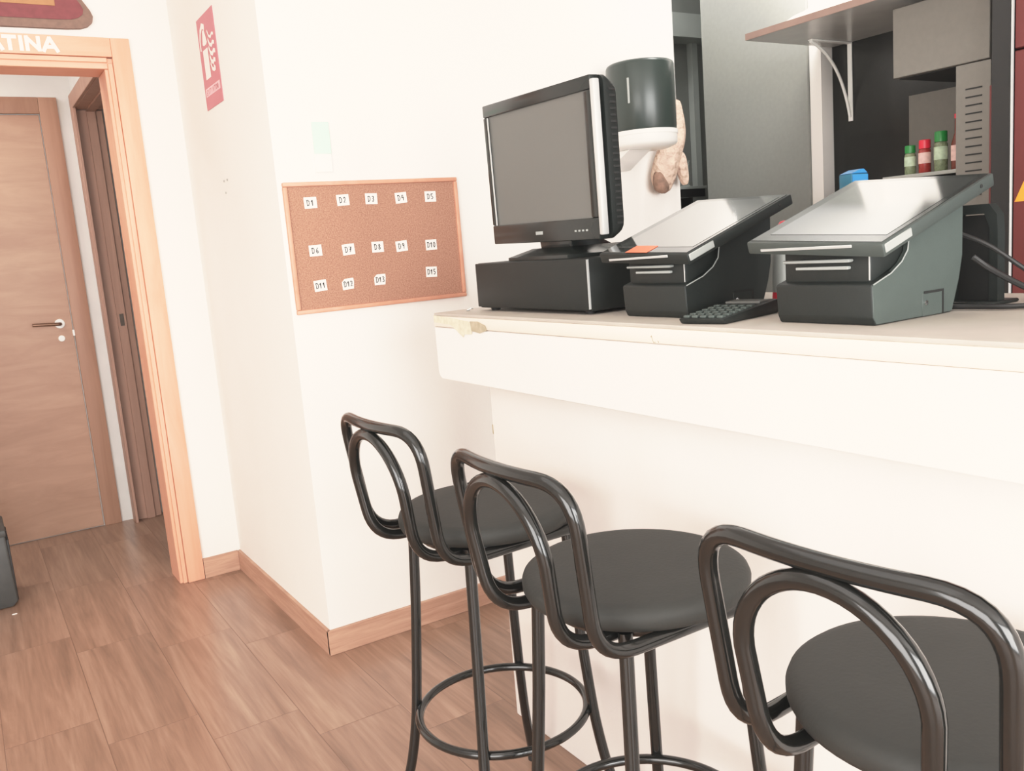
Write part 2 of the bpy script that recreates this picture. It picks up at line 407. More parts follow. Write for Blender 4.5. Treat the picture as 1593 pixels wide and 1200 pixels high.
LT.ribbons(Ls, 0.0122, fdoor, (0, -0.00012, 0))
plabel(LT.build('lettering', 'signwhite', d1, smooth=False), 'white capital letters ending in TINA')

# door_2: closed door across the hall
d2 = thing('door_2', 'closed plain oak door with lever handle at the far side of the hall', 'door', (0, 0, 0)); d2['kind'] = 'structure'
YF = YH-0.0006
leaf = MB().box(-1.10, -0.3765, YF-0.010, YF, 0.004, 2.026, 0.0015, 1).build('door_leaf', 'oak_door', d2)
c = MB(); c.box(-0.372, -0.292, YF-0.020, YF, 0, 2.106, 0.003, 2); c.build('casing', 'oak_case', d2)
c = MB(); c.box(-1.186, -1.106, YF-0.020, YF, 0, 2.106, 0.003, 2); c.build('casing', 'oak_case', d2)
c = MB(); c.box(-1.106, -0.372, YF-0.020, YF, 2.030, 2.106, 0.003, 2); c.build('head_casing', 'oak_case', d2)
hd = MB(); hd.tube(arcpoly([(-0.43, YF-0.016, 1.04), (-0.43, YF-0.055, 1.04), (-0.55, YF-0.055, 1.047)], [0.012]), 0.008, n=12)
hh = plabel(hd.build('handle', 'handle', leaf), 'bronze lever handle')
MB().lathe([(0, 0), (0.021, 0), (0.023, 0.003), (0.021, 0.006), (0, 0.006)], 28, mx=Matrix.Translation((-0.43, YF-0.010, 1.04)) @ Matrix.Rotation(PI/2, 4, 'X')).build('handle_rose', 'white', leaf)
MB().lathe([(0, 0), (0.014, 0), (0.015, 0.003), (0.013, 0.005), (0, 0.005)], 24, mx=Matrix.Translation((-0.431, YF-0.010, 0.968)) @ Matrix.Rotation(PI/2, 4, 'X')).build('lock_rose', 'white', leaf)
MB().box(-0.380, -0.371, YF-0.021, YF-0.0095, 0.975, 1.005, 0.001, 1).build('strike_plate', 'white', d2)

# door_3: dark open doorway in the hall's right side
d3 = thing('door_3', 'brown wooden doorway standing open to a dark room on the hall\'s right side', 'doorway', (0, 0, 0)); d3['kind'] = 'structure'
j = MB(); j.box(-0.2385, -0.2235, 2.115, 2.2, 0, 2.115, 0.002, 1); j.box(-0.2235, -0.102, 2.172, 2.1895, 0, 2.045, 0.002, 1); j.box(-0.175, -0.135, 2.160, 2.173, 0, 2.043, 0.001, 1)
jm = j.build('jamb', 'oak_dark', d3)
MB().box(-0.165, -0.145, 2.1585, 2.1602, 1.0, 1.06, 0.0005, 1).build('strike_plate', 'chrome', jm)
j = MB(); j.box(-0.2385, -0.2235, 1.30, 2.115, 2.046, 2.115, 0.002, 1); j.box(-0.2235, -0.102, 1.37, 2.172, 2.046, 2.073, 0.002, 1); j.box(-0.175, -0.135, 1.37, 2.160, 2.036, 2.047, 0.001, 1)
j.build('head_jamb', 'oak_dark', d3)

# ------------------------------------------------------------------ bar counter
bar = thing('bar_counter', 'long white plastered bar counter with overhanging beige worktop, stools in front', 'bar counter', (0.2576, -0.6916, 0))
O = Vector((0.2576, -0.6916, 0))
b = MB(); b.box(0.0, 0.42, -3.2, 0.0, 0, 0.909, 0.004, 2)
base = b.build('counter_base', 'wall_bar', bar)
x0 = 0.2176-O.x; y1 = -0.4996-O.y
prof = [(y1, HC-0.0365), (-3.25, HC-0.0365), (-3.25, 0.9091)]
for k in range(7):
    a = math.radians(270 + 90*k/6); prof.append((y1-0.022+0.022*math.cos(a), 0.9091+0.022+0.022*math.sin(a)))
b = MB(); b.prism(prof, 'x', x0, 0.55, 0.002, 1)
lip = b.build('counter_lip', 'wall_bar', bar)
b = MB(); b.box(x0-0.0012, 0.56, -3.25, y1+0.001, HC-0.036, HC-0.0075, 0.003, 2)
b.build('edge_strip', 'cream', bar)
b = MB(); b.box(x0+0.001, 0.56, -3.25, y1, HC-0.0075, HC, 0.0015, 2)
b.build('worktop', 'stone', bar)
ch = MB()
def fl(off): return lambda u, v: (x0-off, u, v)
pts = [(y1-0.003, HC-0.006), (y1-0.003, HC-0.024), (y1-0.05, HC-0.026), (y1-0.095, HC-0.028), (y1-0.13, HC-0.046), (y1-0.155, HC-0.058), (y1-0.162, HC-0.050), (y1-0.20, HC-0.048), (y1-0.205, HC-0.018), (y1-0.15, HC-0.014), (y1-0.10, HC-0.010)]
ch.poly(pts, fl(0.0018)); ch.build('filler_patch', 'filler', bar, smooth=False)
ch = MB(); ch.poly([(y1-0.195, HC-0.016), (y1-0.20, HC-0.040), (y1-0.24, HC-0.044), (y1-0.275, HC-0.036), (y1-0.27, HC-0.024), (y1-0.235, HC-0.015)], fl(0.0022)); ch.build('chip', 'filler2', bar, smooth=False)
mk = MB(); mk.ribbons([[(-0.6705, HC-0.024), (-0.6735, HC-0.0215), (-0.675, HC-0.027), (-0.6785, HC-0.034), (-0.683, HC-0.033)], [(-0.690, HC-0.030), (-0.6925, HC-0.033)]], 0.0016, fl(0.0016))
plabel(mk.build('pencil_mark', 'filler2', bar, smooth=False), 'small pencil scribble')
MB().box(-0.0012, 0.006, -0.004, 0.0012, 0.775, 0.80, 0.001, 1).build('corner_chip', 'filler2', bar)

# ------------------------------------------------------------------ bar stools
ZJ, XB, XT, ZR, WB, WT, BOW, RJ, RC = 0.6925, -0.188, -0.220, 0.943, 0.147, 0.160, 0.024, 0.066, 0.066
TR = 0.0108
def make_stool(loc, rz, label):
    s = thing('bar_stool', label, 'bar stool', loc, rz, 'black bar stools along the counter')
    st = MB(); r = 0.1785
    prof = [(0, 0.703), (r-0.014, 0.703), (r-0.005, 0.706), (r-0.0005, 0.715), (r, 0.725), (r-0.003, 0.733), (r-0.010, 0.7385), (r-0.022, 0.741), (0.10, 0.7425), (0, 0.743)]
    st.lathe(prof, 64); st.build('seat', 'vinyl', s, angle=50)
    f = MB(); f.box(-0.13, 0.13, -0.018, 0.018, 0.697, 0.7028, 0.001, 1); f.box(-0.018, 0.018, -0.13, 0.13, 0.6965, 0.7025, 0.001, 1)
    f.tube([(0.135*math.cos(2*PI*k/40), 0.135*math.sin(2*PI*k/40), 0.6915) for k in range(40)], 0.010, closed=True, n=10)
    f.build('seat_support', 'tube', s)
    P = [(0.10, WB, ZJ), (XB, WB, ZJ), (XT, WT, ZR), (XT-BOW, 0, ZR), (XT, -WT, ZR), (XB, -WB, ZJ), (0.10, -WB, ZJ)]
    bk = MB().tube(arcpoly(P, [RJ, RC, .10, RC, RJ], 10), TR, n=14).build('backrest', 'tube', s)
    wi, wt, ri = 0.089, 0.100, 0.101; zi = ZR-0.0175; xi = -0.2085; zc = zi-ri
    fx = lambda z: xi+(XT-BOW*0.9-xi)*(z-ZJ)/(zi-ZJ)
    A = arcpoly([(0.10, wi, ZJ-0.002), (xi, wi, ZJ-0.002), (fx(zc), wt, zc)], [RJ], 10)
    top = [Vector((fx(zc+ri*math.sin(t)), wt*math.cos(t), zc+ri*math.sin(t))) for t in [PI*k/24 for k in range(25)]]
    B = [Vector((p.x, -p.y, p.z)) for p in reversed(A)]
    MB().tube(A[:-1]+top+B[1:], TR, n=14).build('backrest_loop', 'tube', bk)
    for sx in (1, -1):
        for sy in (1, -1):
            pts = [(0.112*sx, 0.112*sy, 0.699), (0.120*sx, 0.120*sy, 0.52), (0.132*sx, 0.132*sy, 0.33), (0.140*sx, 0.140*sy, 0.24), (0.153*sx, 0.153*sy, 0.15), (0.172*sx, 0.172*sy, 0.07), (0.190*sx, 0.190*sy, 0.006)]
            sm = []
            V = [Vector(p) for p in pts]; V = [2*V[0]-V[1]]+V+[2*V[-1]-V[-2]]
            for i in range(1, len(V)-2):
                a, bb, cc, dd = V[i-1:i+3]
                for k in range(5):
                    t = k/5; sm.append(.5*((2*bb)+(-a+cc)*t+(2*a-5*bb+4*cc-dd)*t*t+(-a+3*bb-3*cc+dd)*t**3))
            sm.append(V[-2])
            lg = MB().tube(sm, TR, n=14).build('leg', 'tube', s)
            MB().lathe([(0, 0), (0.014, 0), (0.0145, 0.012), (0.0125, 0.016), (0, 0.016)], 16, c=(0.190*sx, 0.190*sy, 0.0)).build('foot_cap', 'black', lg)
    MB().tube([(0.1765*math.cos(2*PI*k/64), 0.1765*math.sin(2*PI*k/64), 0.29) for k in range(64)], 0.0088, closed=True, n=12).build('footrest_ring', 'tube', s)
    return s
s1 = make_stool((-0.0074, -1.0895, 0), 0.03, 'black metal bar stool with round vinyl seat, first from the end of the counter, nearest the cork board wall')
dup(s1, (-0.0138, -1.557, 0), -0.012, 'middle black metal bar stool, standing between the other two bar stools')
dup(s1, (0.0102, -2.0684, 0), 0.065, 'nearest black metal bar stool, lower right, its seat and backrest cut by the edge')
# longest label kept within the limit
s1['label'] = 'black metal bar stool farthest along the counter, nearest the cork board wall'

# ------------------------------------------------------------------ cork board and paper tags
cb = thing('cork_board', 'framed brown cork notice board with rows of white paper tags, on white wall', 'notice board', (0.306, 0, 1.285))
hw, hh_ = 0.2935, 0.1955
MB().box(-hw+0.008, hw-0.008, -0.008, -0.0006, -hh_+0.008, hh_-0.008).build('cork_panel', 'cork', cb, smooth=False)
fr = MB()
for (a, bb, c_, d_) in ((-hw, hw, hh_-0.013, hh_), (-hw, hw, -hh_, -hh_+0.013), (-hw, -hw+0.013, -hh_+0.0132, hh_-0.0132), (hw-0.013, hw, -hh_+0.0132, hh_-0.0132)):
    fr.box(a, bb, -0.014, -0.0006, c_, d_, 0.003, 2)
fr.build('frame', 'corkframe', cb)
G = {'D': [[(.1, .98), (.1, .02)], [(.0, .92), (.3, .97), (.52, .75), (.55, .45), (.42, .12), (.05, .03)]],
 '0': [[(.3, .95), (.1, .7), (.08, .3), (.28, .03), (.5, .3), (.5, .7), (.3, .95)]],
 '1': [[(.08, .7), (.32, .96), (.32, .03)]],
 '2': [[(.08, .75), (.25, .97), (.48, .8), (.4, .5), (.08, .05), (.52, .07)]],
 '3': [[(.1, .9), (.35, .96), (.48, .75), (.25, .52), (.5, .3), (.35, .04), (.08, .1)]],
 '4': [[(.12, .95), (.1, .48), (.52, .48)], [(.42, .95), (.42, .02)]],
 '5': [[(.5, .95), (.15, .95), (.13, .55), (.42, .55), (.5, .28), (.35, .04), (.08, .08)]],
 '6': [[(.42, .95), (.15, .6), (.1, .22), (.3, .03), (.5, .22), (.38, .45), (.14, .32)]],
 '7': [[(.06, .93), (.5, .93), (.22, .02)], [(.14, .48), (.46, .5)]],
 '8': [[(.3, .52), (.12, .75), (.3, .96), (.48, .75), (.3, .52), (.1, .25), (.3, .03), (.5, .25), (.3, .52)]],
 '9': [[(.5, .8), (.3, .97), (.12, .75), (.28, .52), (.5, .7), (.5, .8), (.42, .02)]]}
cards = [('D1',0.093,1.419),('D2',0.197,1.423),('D3',0.291,1.423),('D4',0.393,1.422),('D5',0.498,1.422),('D6',0.092,1.277),('D7',0.198,1.273),('D8',0.296,1.274),('D9',0.379,1.271),('D10',0.485,1.268),('D11',0.095,1.171),('D12',0.185,1.168),('D13',0.293,1.172),('D15',0.477,1.181)]
rows = ['top row', 'middle row', 'bottom row']
for i, (t, cx, cz) in enumerate(cards):
    rz = random.uniform(-0.07, 0.07)
    k = thing('paper_tag', 'white paper tag handwritten %s, pinned in the %s of the cork board' % (t, rows[0 if i < 5 else 1 if i < 10 else 2]), 'paper tag', (cx, -0.0086, cz), 0, 'paper tags on the cork board')
    k.rotation_euler = (0, rz, 0)
    w2, h2 = 0.0198, 0.0165
    p = MB()
    if t in ('D12', 'D13'):
        p.prism([(-w2, -h2), (w2*0.8, -h2), (w2, h2*0.3), (w2*0.95, h2), (-w2*0.5, h2), (-w2, h2*0.45)], 'y', -0.0008, 0.0)
    else: p.box(-w2, w2, -0.0008, 0, -h2, h2)
    p.build('sheet', 'paper', k, smooth=False)
    n = len(t); sz = 0.0175; adv = 0.0128 if n == 2 else 0.0105
    x = -adv*n/2+0.001; S = []
    for chh in t:
        for s_ in G[chh]: S.append([(x+a*sz*0.85, -sz/2+bb*sz) for a, bb in s_])
        x += adv
    MB().ribbons(S, 0.0025, lambda u, v: (u, -0.0010, v), (0, -0.00008, 0)).build('handwriting', 'ink', k, smooth=False)

# ------------------------------------------------------------------ wall signs
fs = thing('fire_extinguisher_sign', 'pinkish red sign with white fire extinguisher and flames on white wall', 'sign', (0, 0.5385, 1.940))
MB().box(-0.0025, -0.0006, -0.105, 0.105, -0.149, 0.149).build('panel', 'signred', fs, smooth=False)
fsn = lambda u, v: (-0.0030, 0.105-0.21*u, 0.149-0.298*v)
p = MB()
p.poly([(.20, .36), (.50, .36), (.50, .68), (.20, .68)], fsn)
p.poly([(.24, .30), (.30, .16), (.40, .15), (.50, .30), (.46, .32), (.30, .32)][::-1], fsn)
p.ribbons([[(.42, .13), (.30, .10), (.18, .15), (.11, .24), (.10, .33)]], 0.06, fsn, (-0.0002, 0, 0))
plabel(p.build('extinguisher_symbol', 'signwhite', fs, smooth=False), 'white fire extinguisher symbol')
p = MB()
for (v0, w_, l_) in ((.20, .022, 1), (.29, .03, 1), (.38, .034, 1), (.47, .034, .95), (.55, .03, .9)):
    p.ribbons([[(.58, v0), (.64, v0+.06), (.74, v0+.085), (.80*l_+.02, v0+.06), (.90*l_, v0+.075)]], w_*1.3, lambda u, v, q=v0: (-0.0030-0.0004*q, 0.105-0.21*u, 0.149-0.298*v))
plabel(p.build('flame_symbol', 'signwhite', fs, smooth=False), 'white flame symbol')
p = MB(); p.poly([(.07, .77), (.95, .77), (.95, .86), (.07, .86)], fsn); strip = p.build('caption_strip', 'signpink', fs, smooth=False)
GL = {'E': [[(.9, 1), (.1, 1), (.1, 0), (.9, 0)], [(.1, .5), (.7, .5)]], 'X': [[(.1, 0), (.9, 1)], [(.1, 1), (.9, 0)]], 'T': [[(0, 1), (1, 1)], [(.5, 1), (.5, 0)]],
      'I': [[(.5, 0), (.5, 1)]], 'N': [[(.1, 0), (.1, 1), (.9, 0), (.9, 1)]], 'O': [[(.5, 1), (.1, .75), (.1, .25), (.5, 0), (.9, .25), (.9, .75), (.5, 1)]], 'R': [[(.1, 0), (.1, 1), (.8, .9), (.8, .6), (.1, .5), (.9, 0)]]}
S = []; x = .13
for chh in 'EXTINTOR':
    S += [[(x+a*.065, .842-bb*.05) for a, bb in s_] for s_ in GL[chh]]; x += .095
MB().ribbons(S, 0.014, lambda u, v: (-0.0033, 0.105-0.21*u, 0.149-0.298*v), (-0.00005, 0, 0)).build('caption', 'signred', strip, smooth=False)

gs = thing('emergency_plate', 'small pale green and white plate on the wall above the cork board', 'wall plate', (0.152, 0, 1.582))
MB().box(-0.0265, 0.0265, -0.006, -0.0006, -0.020, 0.073, 0.001, 1).build('green_panel', 'mint', gs)
MB().box(-0.0285, 0.0245, -0.007, -0.0006, -0.074, -0.0202, 0.001, 1).build('white_panel', 'white', gs)
for i, (yy, zz, lb) in enumerate(((0.5537, 1.5419, 'left of the upper two'), (0.5119, 1.5425, 'right of the upper two'), (0.5482, 1.502, 'the lower one'))):
    o = MB().lathe([(0, 0), (0.0035, 0), (0.0042, 0.001), (0.002, 0.002), (0, 0.002)], 12, mx=Matrix.Translation((-0.0006, yy, zz)) @ Matrix.Rotation(-PI/2, 4, 'Y')).build('wall_plug', 'lightgrey')
    tag(o, 'tiny grey wall plug below the fire extinguisher sign, %s' % lb, 'wall plug', 'wall plugs under the extinguisher sign')

pq = thing('wall_plaque', 'burgundy plaque with brown rounded border and tan panel, above the oak door frame', 'plaque', (-0.62, D, 2.32))
def plq(grow, lo, hi, name, m):
    base_ = [(0.312, -0.068), (0.345, -0.120), (0.352, -0.140), (0.347, -0.160), (0.330, -0.175), (0.305, -0.183), (0.26, -0.186), (-0.40, -0.192), (-0.43, -0.18), (-0.44, -0.15), (-0.40, -0.068), (-0.40, 0.10), (-0.30, 0.16), (0.22, 0.16), (0.30, 0.10)]
    cx = -0.045; pts = [((x-cx)*(1-grow/0.40)+cx, (z+0.015)*(1-grow/0.175)-0.015) for x, z in base_]
    return MB().prism(pts, 'y', -lo, -hi, 0.0).build(name, m, pq, smooth=False)
plq(0, 0.020, 0.0006, 'border', 'plaque_brown'); plq(0.030, 0.023, 0.0202, 'field', 'plaque_red')
MB().box(-0.33, 0.232, -0.0255, -0.0232, -0.112, 0.10, 0.001, 1).build('inner_panel', 'plaque_tan', pq)

# black crate at the hall floor, cut by the frame edge
cr = thing('plastic_crate', 'dusty black plastic crate on the floor at the left edge, before the oak door', 'crate', (-0.985, 1.40, 0))
c = MB(); c.prism([(-0.16, 0.002), (0.152, 0.002), (0.172, 0.02), (0.165, 0.30), (0.158, 0.31), (-0.16, 0.31)], 'y', -0.13, 0.13, 0.006, 2); c.build('body', 'crate', cr)
c = MB()
for yy in (-0.11, -0.04, 0.03, 0.10): c.box(0.165, 0.1745, yy-0.008, yy+0.008, 0.02, 0.27, 0.002, 1)
c.build('rib', 'black', cr)
MB().box(-0.165, 0.169, -0.135, 0.135, 0.285, 0.312, 0.006, 2).build('rim', 'crate', cr)
o = MB().lathe([(0, 0), (0.008, 0), (0.006, 0.002), (0, 0.0025)], 7, mx=Matrix.Translation((-0.835, 1.18, 0.0005)) @ Matrix.Diagonal((1.3, .6, 1, 1))).build('paper_scrap', 'paper')
tag(o, 'tiny white paper scrap on the wood floor by the black crate', 'paper scrap')

# ------------------------------------------------------------------ things on the worktop
ZC = HC+0.0006
# cash drawer
cd = thing('cash_drawer', 'wide black metal cash drawer under the monitor on the bar', 'cash drawer', (0.297, -0.842, ZC))
MB().box(0.006, 0.43, -0.236, 0.236, 0.007, 0.1215, 0.003, 2).build('body', 'drawer', cd)
MB().box(-0.001, 0.005, -0.2365, 0.2365, 0.010, 0.1205, 0.002, 2).build('drawer_front', 'drawer', cd)
MB().box(-0.0016, 0.004, -0.2378, -0.2366, 0.012, 0.119).build('edge_highlight', 'silver', cd)  # silver sliver painted in as the highlight on the drawer's right edge
for a in (0.03, 0.40):
    for bb in (-0.2, 0.2): MB().lathe([(0, 0), (0.012, 0), (0.013, 0.0068), (0, 0.0068)], 16, c=(a, bb, 0)).build('foot', 'black', cd)
# monitor
ZM = ZC+0.1222
mo = thing('computer_monitor', 'black flat monitor with silver side strip standing on the cash drawer', 'monitor', (0.36, -0.835, ZM))
tilt = Matrix.Translation((0, 0, 0.20)) @ Matrix.Rotation(math.radians(1.0), 4, 'X') @ Matrix.Rotation(math.radians(-1.4), 4, 'Y') @ Matrix.Translation((0, 0, -0.20))
b = MB()
for (y0, y1_, z0, z1) in ((-0.218, 0.226, 0.040, 0.088), (-0.218, 0.226, 0.358, 0.388), (0.208, 0.226, 0.0882, 0.3578), (-0.218, -0.192, 0.0882, 0.3578)):
    b.box(-0.004, 0.022, y0, y1_, z0, z1, 0.003, 2, mx=tilt)
b.build('bezel', 'gloss', mo)
MB().box(0.002, 0.018, -0.193, 0.209, 0.087, 0.359, mx=tilt).build('screen', 'screen', mo)
MB().box(-0.0055, 0.012, -0.2325, -0.2185, 0.050, 0.378, 0.003, 2, mx=tilt).build('side_strip', 'silver', mo)
MB().box(-0.0045, -0.002, 0.2035, 0.2065, 0.088, 0.356, mx=tilt).build('inner_strip', 'silver', mo)
MB().box(-0.0048, -0.003, 0.000, 0.030, 0.058, 0.066, 0.0006, 1, mx=tilt).build('badge', 'lightgrey', mo)
for k in range(4): MB().box(-0.0048, -0.003, -0.135-0.014*k, -0.128-0.014*k, 0.060, 0.064, mx=tilt).build('control_button', 'lightgrey', mo)
b = MB()
hp = roundrect(-0.2318, 0.224, 0.040, 0.388, 0.02, 4)
hp2 = roundrect(-0.226, 0.218, 0.048, 0.378, 0.03, 4); hp3 = roundrect(-0.15, 0.15, 0.09, 0.32, 0.04, 4)
n = len(hp); V = []
for (pp, xx) in ((hp, 0.0225), (hp, 0.034), (hp2, 0.060), (hp3, 0.085)):
    V.append([b.bm.verts.new(tilt @ Vector((xx, a, z))) for a, z in pp])
for A, B in zip(V, V[1:]):
    for i in range(n): b.bm.faces.new((A[i], A[(i+1) % n], B[(i+1) % n], B[i]))
b.bm.faces.new(V[0][::-1]); b.bm.faces.new(V[-1])
hs = b.build('housing', 'plastic', mo)
b = MB()
for k in range(22):
    z = 0.07+k*0.0135
    b.box(0.036, 0.052, -0.2322, -0.2295, z, z+0.005, mx=tilt)
b.build('vent', 'darkhole', hs, smooth=False)
b = MB(); b.prism([(0.03, 0.0), (0.16, 0.0), (0.16, 0.02), (0.075, 0.06), (0.03, 0.075), (0.024, 0.04)], 'y', -0.075, 0.055, 0.004, 2); b.build('stand_neck', 'gloss', mo)
b = MB()
A = [(-0.030, 0.118), (-0.034, 0.06), (-0.034, -0.09), (-0.028, -0.128), (0.06, -0.15), (0.19, -0.14), (0.21, 0.0), (0.19, 0.13), (0.06, 0.142)]
R0 = [b.bm.verts.new((x, y, 0.0)) for x, y in A]; R1 = [b.bm.verts.new((x, y, 0.008)) for x, y in A]; R2 = [b.bm.verts.new((x*0.72+0.03, y*0.62-0.01, 0.026)) for x, y in A]
for P_, Q_ in ((R0, R1), (R1, R2)):
    for i in range(len(A)): b.bm.faces.new((P_[i], P_[(i+1) % len(A)], Q_[(i+1) % len(A)], Q_[i]))
b.bm.faces.new(R0[::-1]); b.bm.faces.new(R2); b.build('stand_base', 'gloss', mo, angle=50)

# touch screen terminals
def make_terminal(y, label, body, side, slab_, ang_, roll_, zs_):
    t = thing('touch_screen_terminal', label, 'point of sale terminal', (0.303, y, ZC), 0, 'touch screen terminals on the bar')
    b = MB()
    pr = [(0.006, 0.0), (0.0, 0.012), (-0.003, 0.060), (0.0, 0.0635), (0.165, 0.110), (0.2315, 0.1105), (0.2345, 0.088), (0.225, 0.05), (0.205, 0.0)]
    b.prism(pr, 'y', -0.09, 0.09, 0.003, 2)
    bd = b.build('base', body, t)
    sl = 0.270
    b = MB()
    b.prism([(0.010, 0.0640), (0.010, 0.1155), (0.2325, 0.184), (0.2365, 0.178), (0.2365, 0.112), (0.166, 0.1115), (0.05, 0.0785)], 'y', -0.081, 0.081, 0.003, 2)
    up = b.build('printer_housing', body, t)
    # rounded flank plates that sweep up to the screen
    for s in (-1, 1):
        b = MB(); y0 = 0.0812*s; y1_ = 0.0905*s
        b.prism([(0.008, 0.001), (0.0015, 0.012), (-0.001, 0.059), (0.0, 0.0605), (0.045, 0.0745), (0.072, 0.090), (0.088, 0.107), (0.093, 0.139), (0.233, 0.183), (0.236, 0.177), (0.2345, 0.09), (0.225, 0.052), (0.205, 0.001)], 'y', min(y0, y1_), max(y0, y1_), 0.0015, 1)
        fp = b.build('side_panel', side, t)
        if s < 0:
            MB().tube([(p[0], -0.0905, p[1]) for p in ((0.002, 0.0618), (0.045, 0.0757), (0.072, 0.0912), (0.087, 0.1077), (0.092, 0.136))], 0.0011, n=6).build('seam', 'lightgrey', fp)
    b = MB(); b.box(0.124, 0.178, -0.0912, -0.0895, 0.0008, 0.037, 0.0006, 1); b.build('port_cover', side, bd)
    b = MB(); b.box(0.176, 0.1805, -0.0918, -0.0895, 0.0008, 0.040); b.box(0.128, 0.176, -0.0918, -0.0895, 0.036, 0.040); b.build('port_groove', 'darkhole', bd, smooth=False)
    MB().lathe([(0, 0), (0.004, 0), (0.0042, 0.002), (0, 0.0022)], 14, mx=Matrix.Translation((0.132, -0.0912, 0.022)) @ Matrix.Rotation(PI/2, 4, 'X')).build('lock', 'chrome', bd)
    MB().box(-0.004, 0.0095, -0.052, 0.074, 0.0965, 0.1015, 0.0015, 1).build('paper_slot', 'lightgrey', up)
    MB().box(0.001, 0.0096, -0.047, 0.052, 0.0855, 0.0905, 0.001, 1).build('tear_bar', 'lightgrey', up)
    MB().box(0.0090, 0.0098, -0.0800, -0.0775, 0.068, 0.104, 0.0003, 1).build('corner_trim', 'silver', up)
    # tilted display slab
    ang = math.radians(ang_)
    mx = Matrix.Translation((-0.024, 0, zs_)) @ Matrix.Rotation(-ang, 4, 'Y') @ Matrix.Rotation(math.radians(roll_), 4, 'X')
    b = MB(); b.box(0.0, 0.301, -0.126, 0.126, -0.003, 0.0185, 0.0035, 2, mx=mx); ds = b.build('display_slab', slab_, t)
    b = MB(); b.box(0.006, 0.295, -0.121, 0.121, 0.0184, 0.0195, 0.0004, 1, mx=mx); gl = b.build('glass', 'glass', ds)
    b = MB(); b.box(0.032, 0.280, -0.112, 0.100, 0.0194, 0.0200, mx=mx); b.build('screen', 'display', ds, smooth=False)
    MB().box(-0.0015, 0.002, -0.0865, 0.0865, -0.0022, 0.0022, 0.0006, 1, mx=mx @ Matrix.Translation((0, 0.0115, 0.0095)) @ Matrix.Rotation(math.radians(-3.2), 4, 'X')).build('front_highlight', 'silver', ds)  # silver strip stands in for a highlight along the slab's front gap
    MB().box(0.004, 0.070, -0.1278, -0.125, 0.003, 0.0165, 0.0012, 1, mx=mx).build('side_cap', 'lightgrey', ds)
    MB().lathe([(0, 0), (0.0032, 0), (0.003, 0.0012), (0, 0.0012)], 12, mx=mx @ Matrix.Translation((0.262, -0.126, 0.010)) @ Matrix.Rotation(PI/2, 4, 'X')).build('screw_hole', 'darkhole', ds)
    return t, mx, ds
t1, mx1, ds1 = make_terminal(-1.279, 'dark touch screen terminal with orange sticker, between the cash drawer and the keypad', 'plastic', 'plastic', 'plastic', 18.8, 2.2, 0.1085)
b = MB(); b.box(0.003, 0.036, -0.016, 0.046, 0.0199, 0.0204, mx=mx1); st = b.build('sticker', 'orange', ds1, smooth=False); plabel(st, 'orange sticker')
t2, mx2, ds2 = make_terminal(-1.675, 'large touch screen terminal with sides painted lit, right of the keypad on the bar', 'plastic', 'plastic2', 'plastic_lit_slab', 18.0, 3.2, 0.1120)

# keypad
kp = thing('numeric_keypad', 'black handheld number keypad lying on the bar between the two terminals', 'keypad', (0.338, -1.448, ZC), math.radians(12))
b = MB(); b.prism([(-0.095, 0.0), (-0.102, 0.010), (0.085, 0.026), (0.102, 0.022), (0.10, 0.006), (0.085, 0.0)], 'y', -0.046, 0.046, 0.003, 2); kb = b.build('case', 'plastic', kp)
kx = Matrix.Rotation(-math.atan2(0.012, 0.187), 4, 'Y')
for i in range(6):
    for j in range(5):
        x = -0.088+0.0195*i; y = -0.034+0.017*j; z = 0.010+0.0856*(x+0.102)
        MB().box(x-0.0065, x+0.0065, y-0.006, y+0.006, z-0.001, z+0.0035, 0.001, 1).build('key', 'plastic2', kp)
b = MB(); b.box(0.038, 0.080, -0.036, 0.036, 0.0215, 0.0262, 0.0008, 1); b.build('display_window', 'screen', kp)

# wire clip by the drawer
o = MB().tube([(0.285, -0.578, ZC+0.002), (0.272, -0.585, ZC+0.002), (0.270, -0.593, ZC+0.004), (0.278, -0.598, ZC+0.008), (0.288, -0.590, ZC+0.006)], 0.0016, n=8).build('wire_clip', 'silver')
tag(o, 'small silver wire clip on the worktop at the left end of the cash drawer', 'clip')

# bottle behind the small terminal
sb = thing('squeeze_bottle', 'red capped squeeze bottle standing behind the two terminals', 'bottle', (0.625, -1.33, ZC))
MB().lathe([(0, 0), (0.026, 0), (0.028, 0.006), (0.027, 0.02)], 24).build('bottom', 'redcap', sb)
MB().lathe([(0, 0.0205), (0.027, 0.0205), (0.027, 0.105), (0.016, 0.125), (0.016, 0.13), (0, 0.13)], 24).build('body', 'lightgrey', sb)
MB().lathe([(0, 0.1305), (0.022, 0.1305), (0.023, 0.148), (0.015, 0.156), (0.008, 0.166), (0, 0.168)], 24).build('cap', 'redcap', sb)

# blue carton behind the large terminal
bc = thing('drink_carton', 'blue carton standing upright behind the large touch screen terminal', 'carton', (0.74, -1.413, ZC+0.0), -0.15)
MB().box(-0.022, 0.022, -0.019, 0.016, 0.0, 0.250, 0.002, 2).build('body', 'teal', bc)
b = MB(); b.prism([(-0.022, 0.2505), (0.022, 0.2505), (0.012, 0.259), (0.004, 0.259)], 'y', -0.019, 0.016, 0.001, 1); b.build('top_fold', 'blue', bc)
MB().box(-0.0205, 0.0205, -0.0202, -0.0192, 0.002, 0.248).build('side_panel', 'blue', bc)

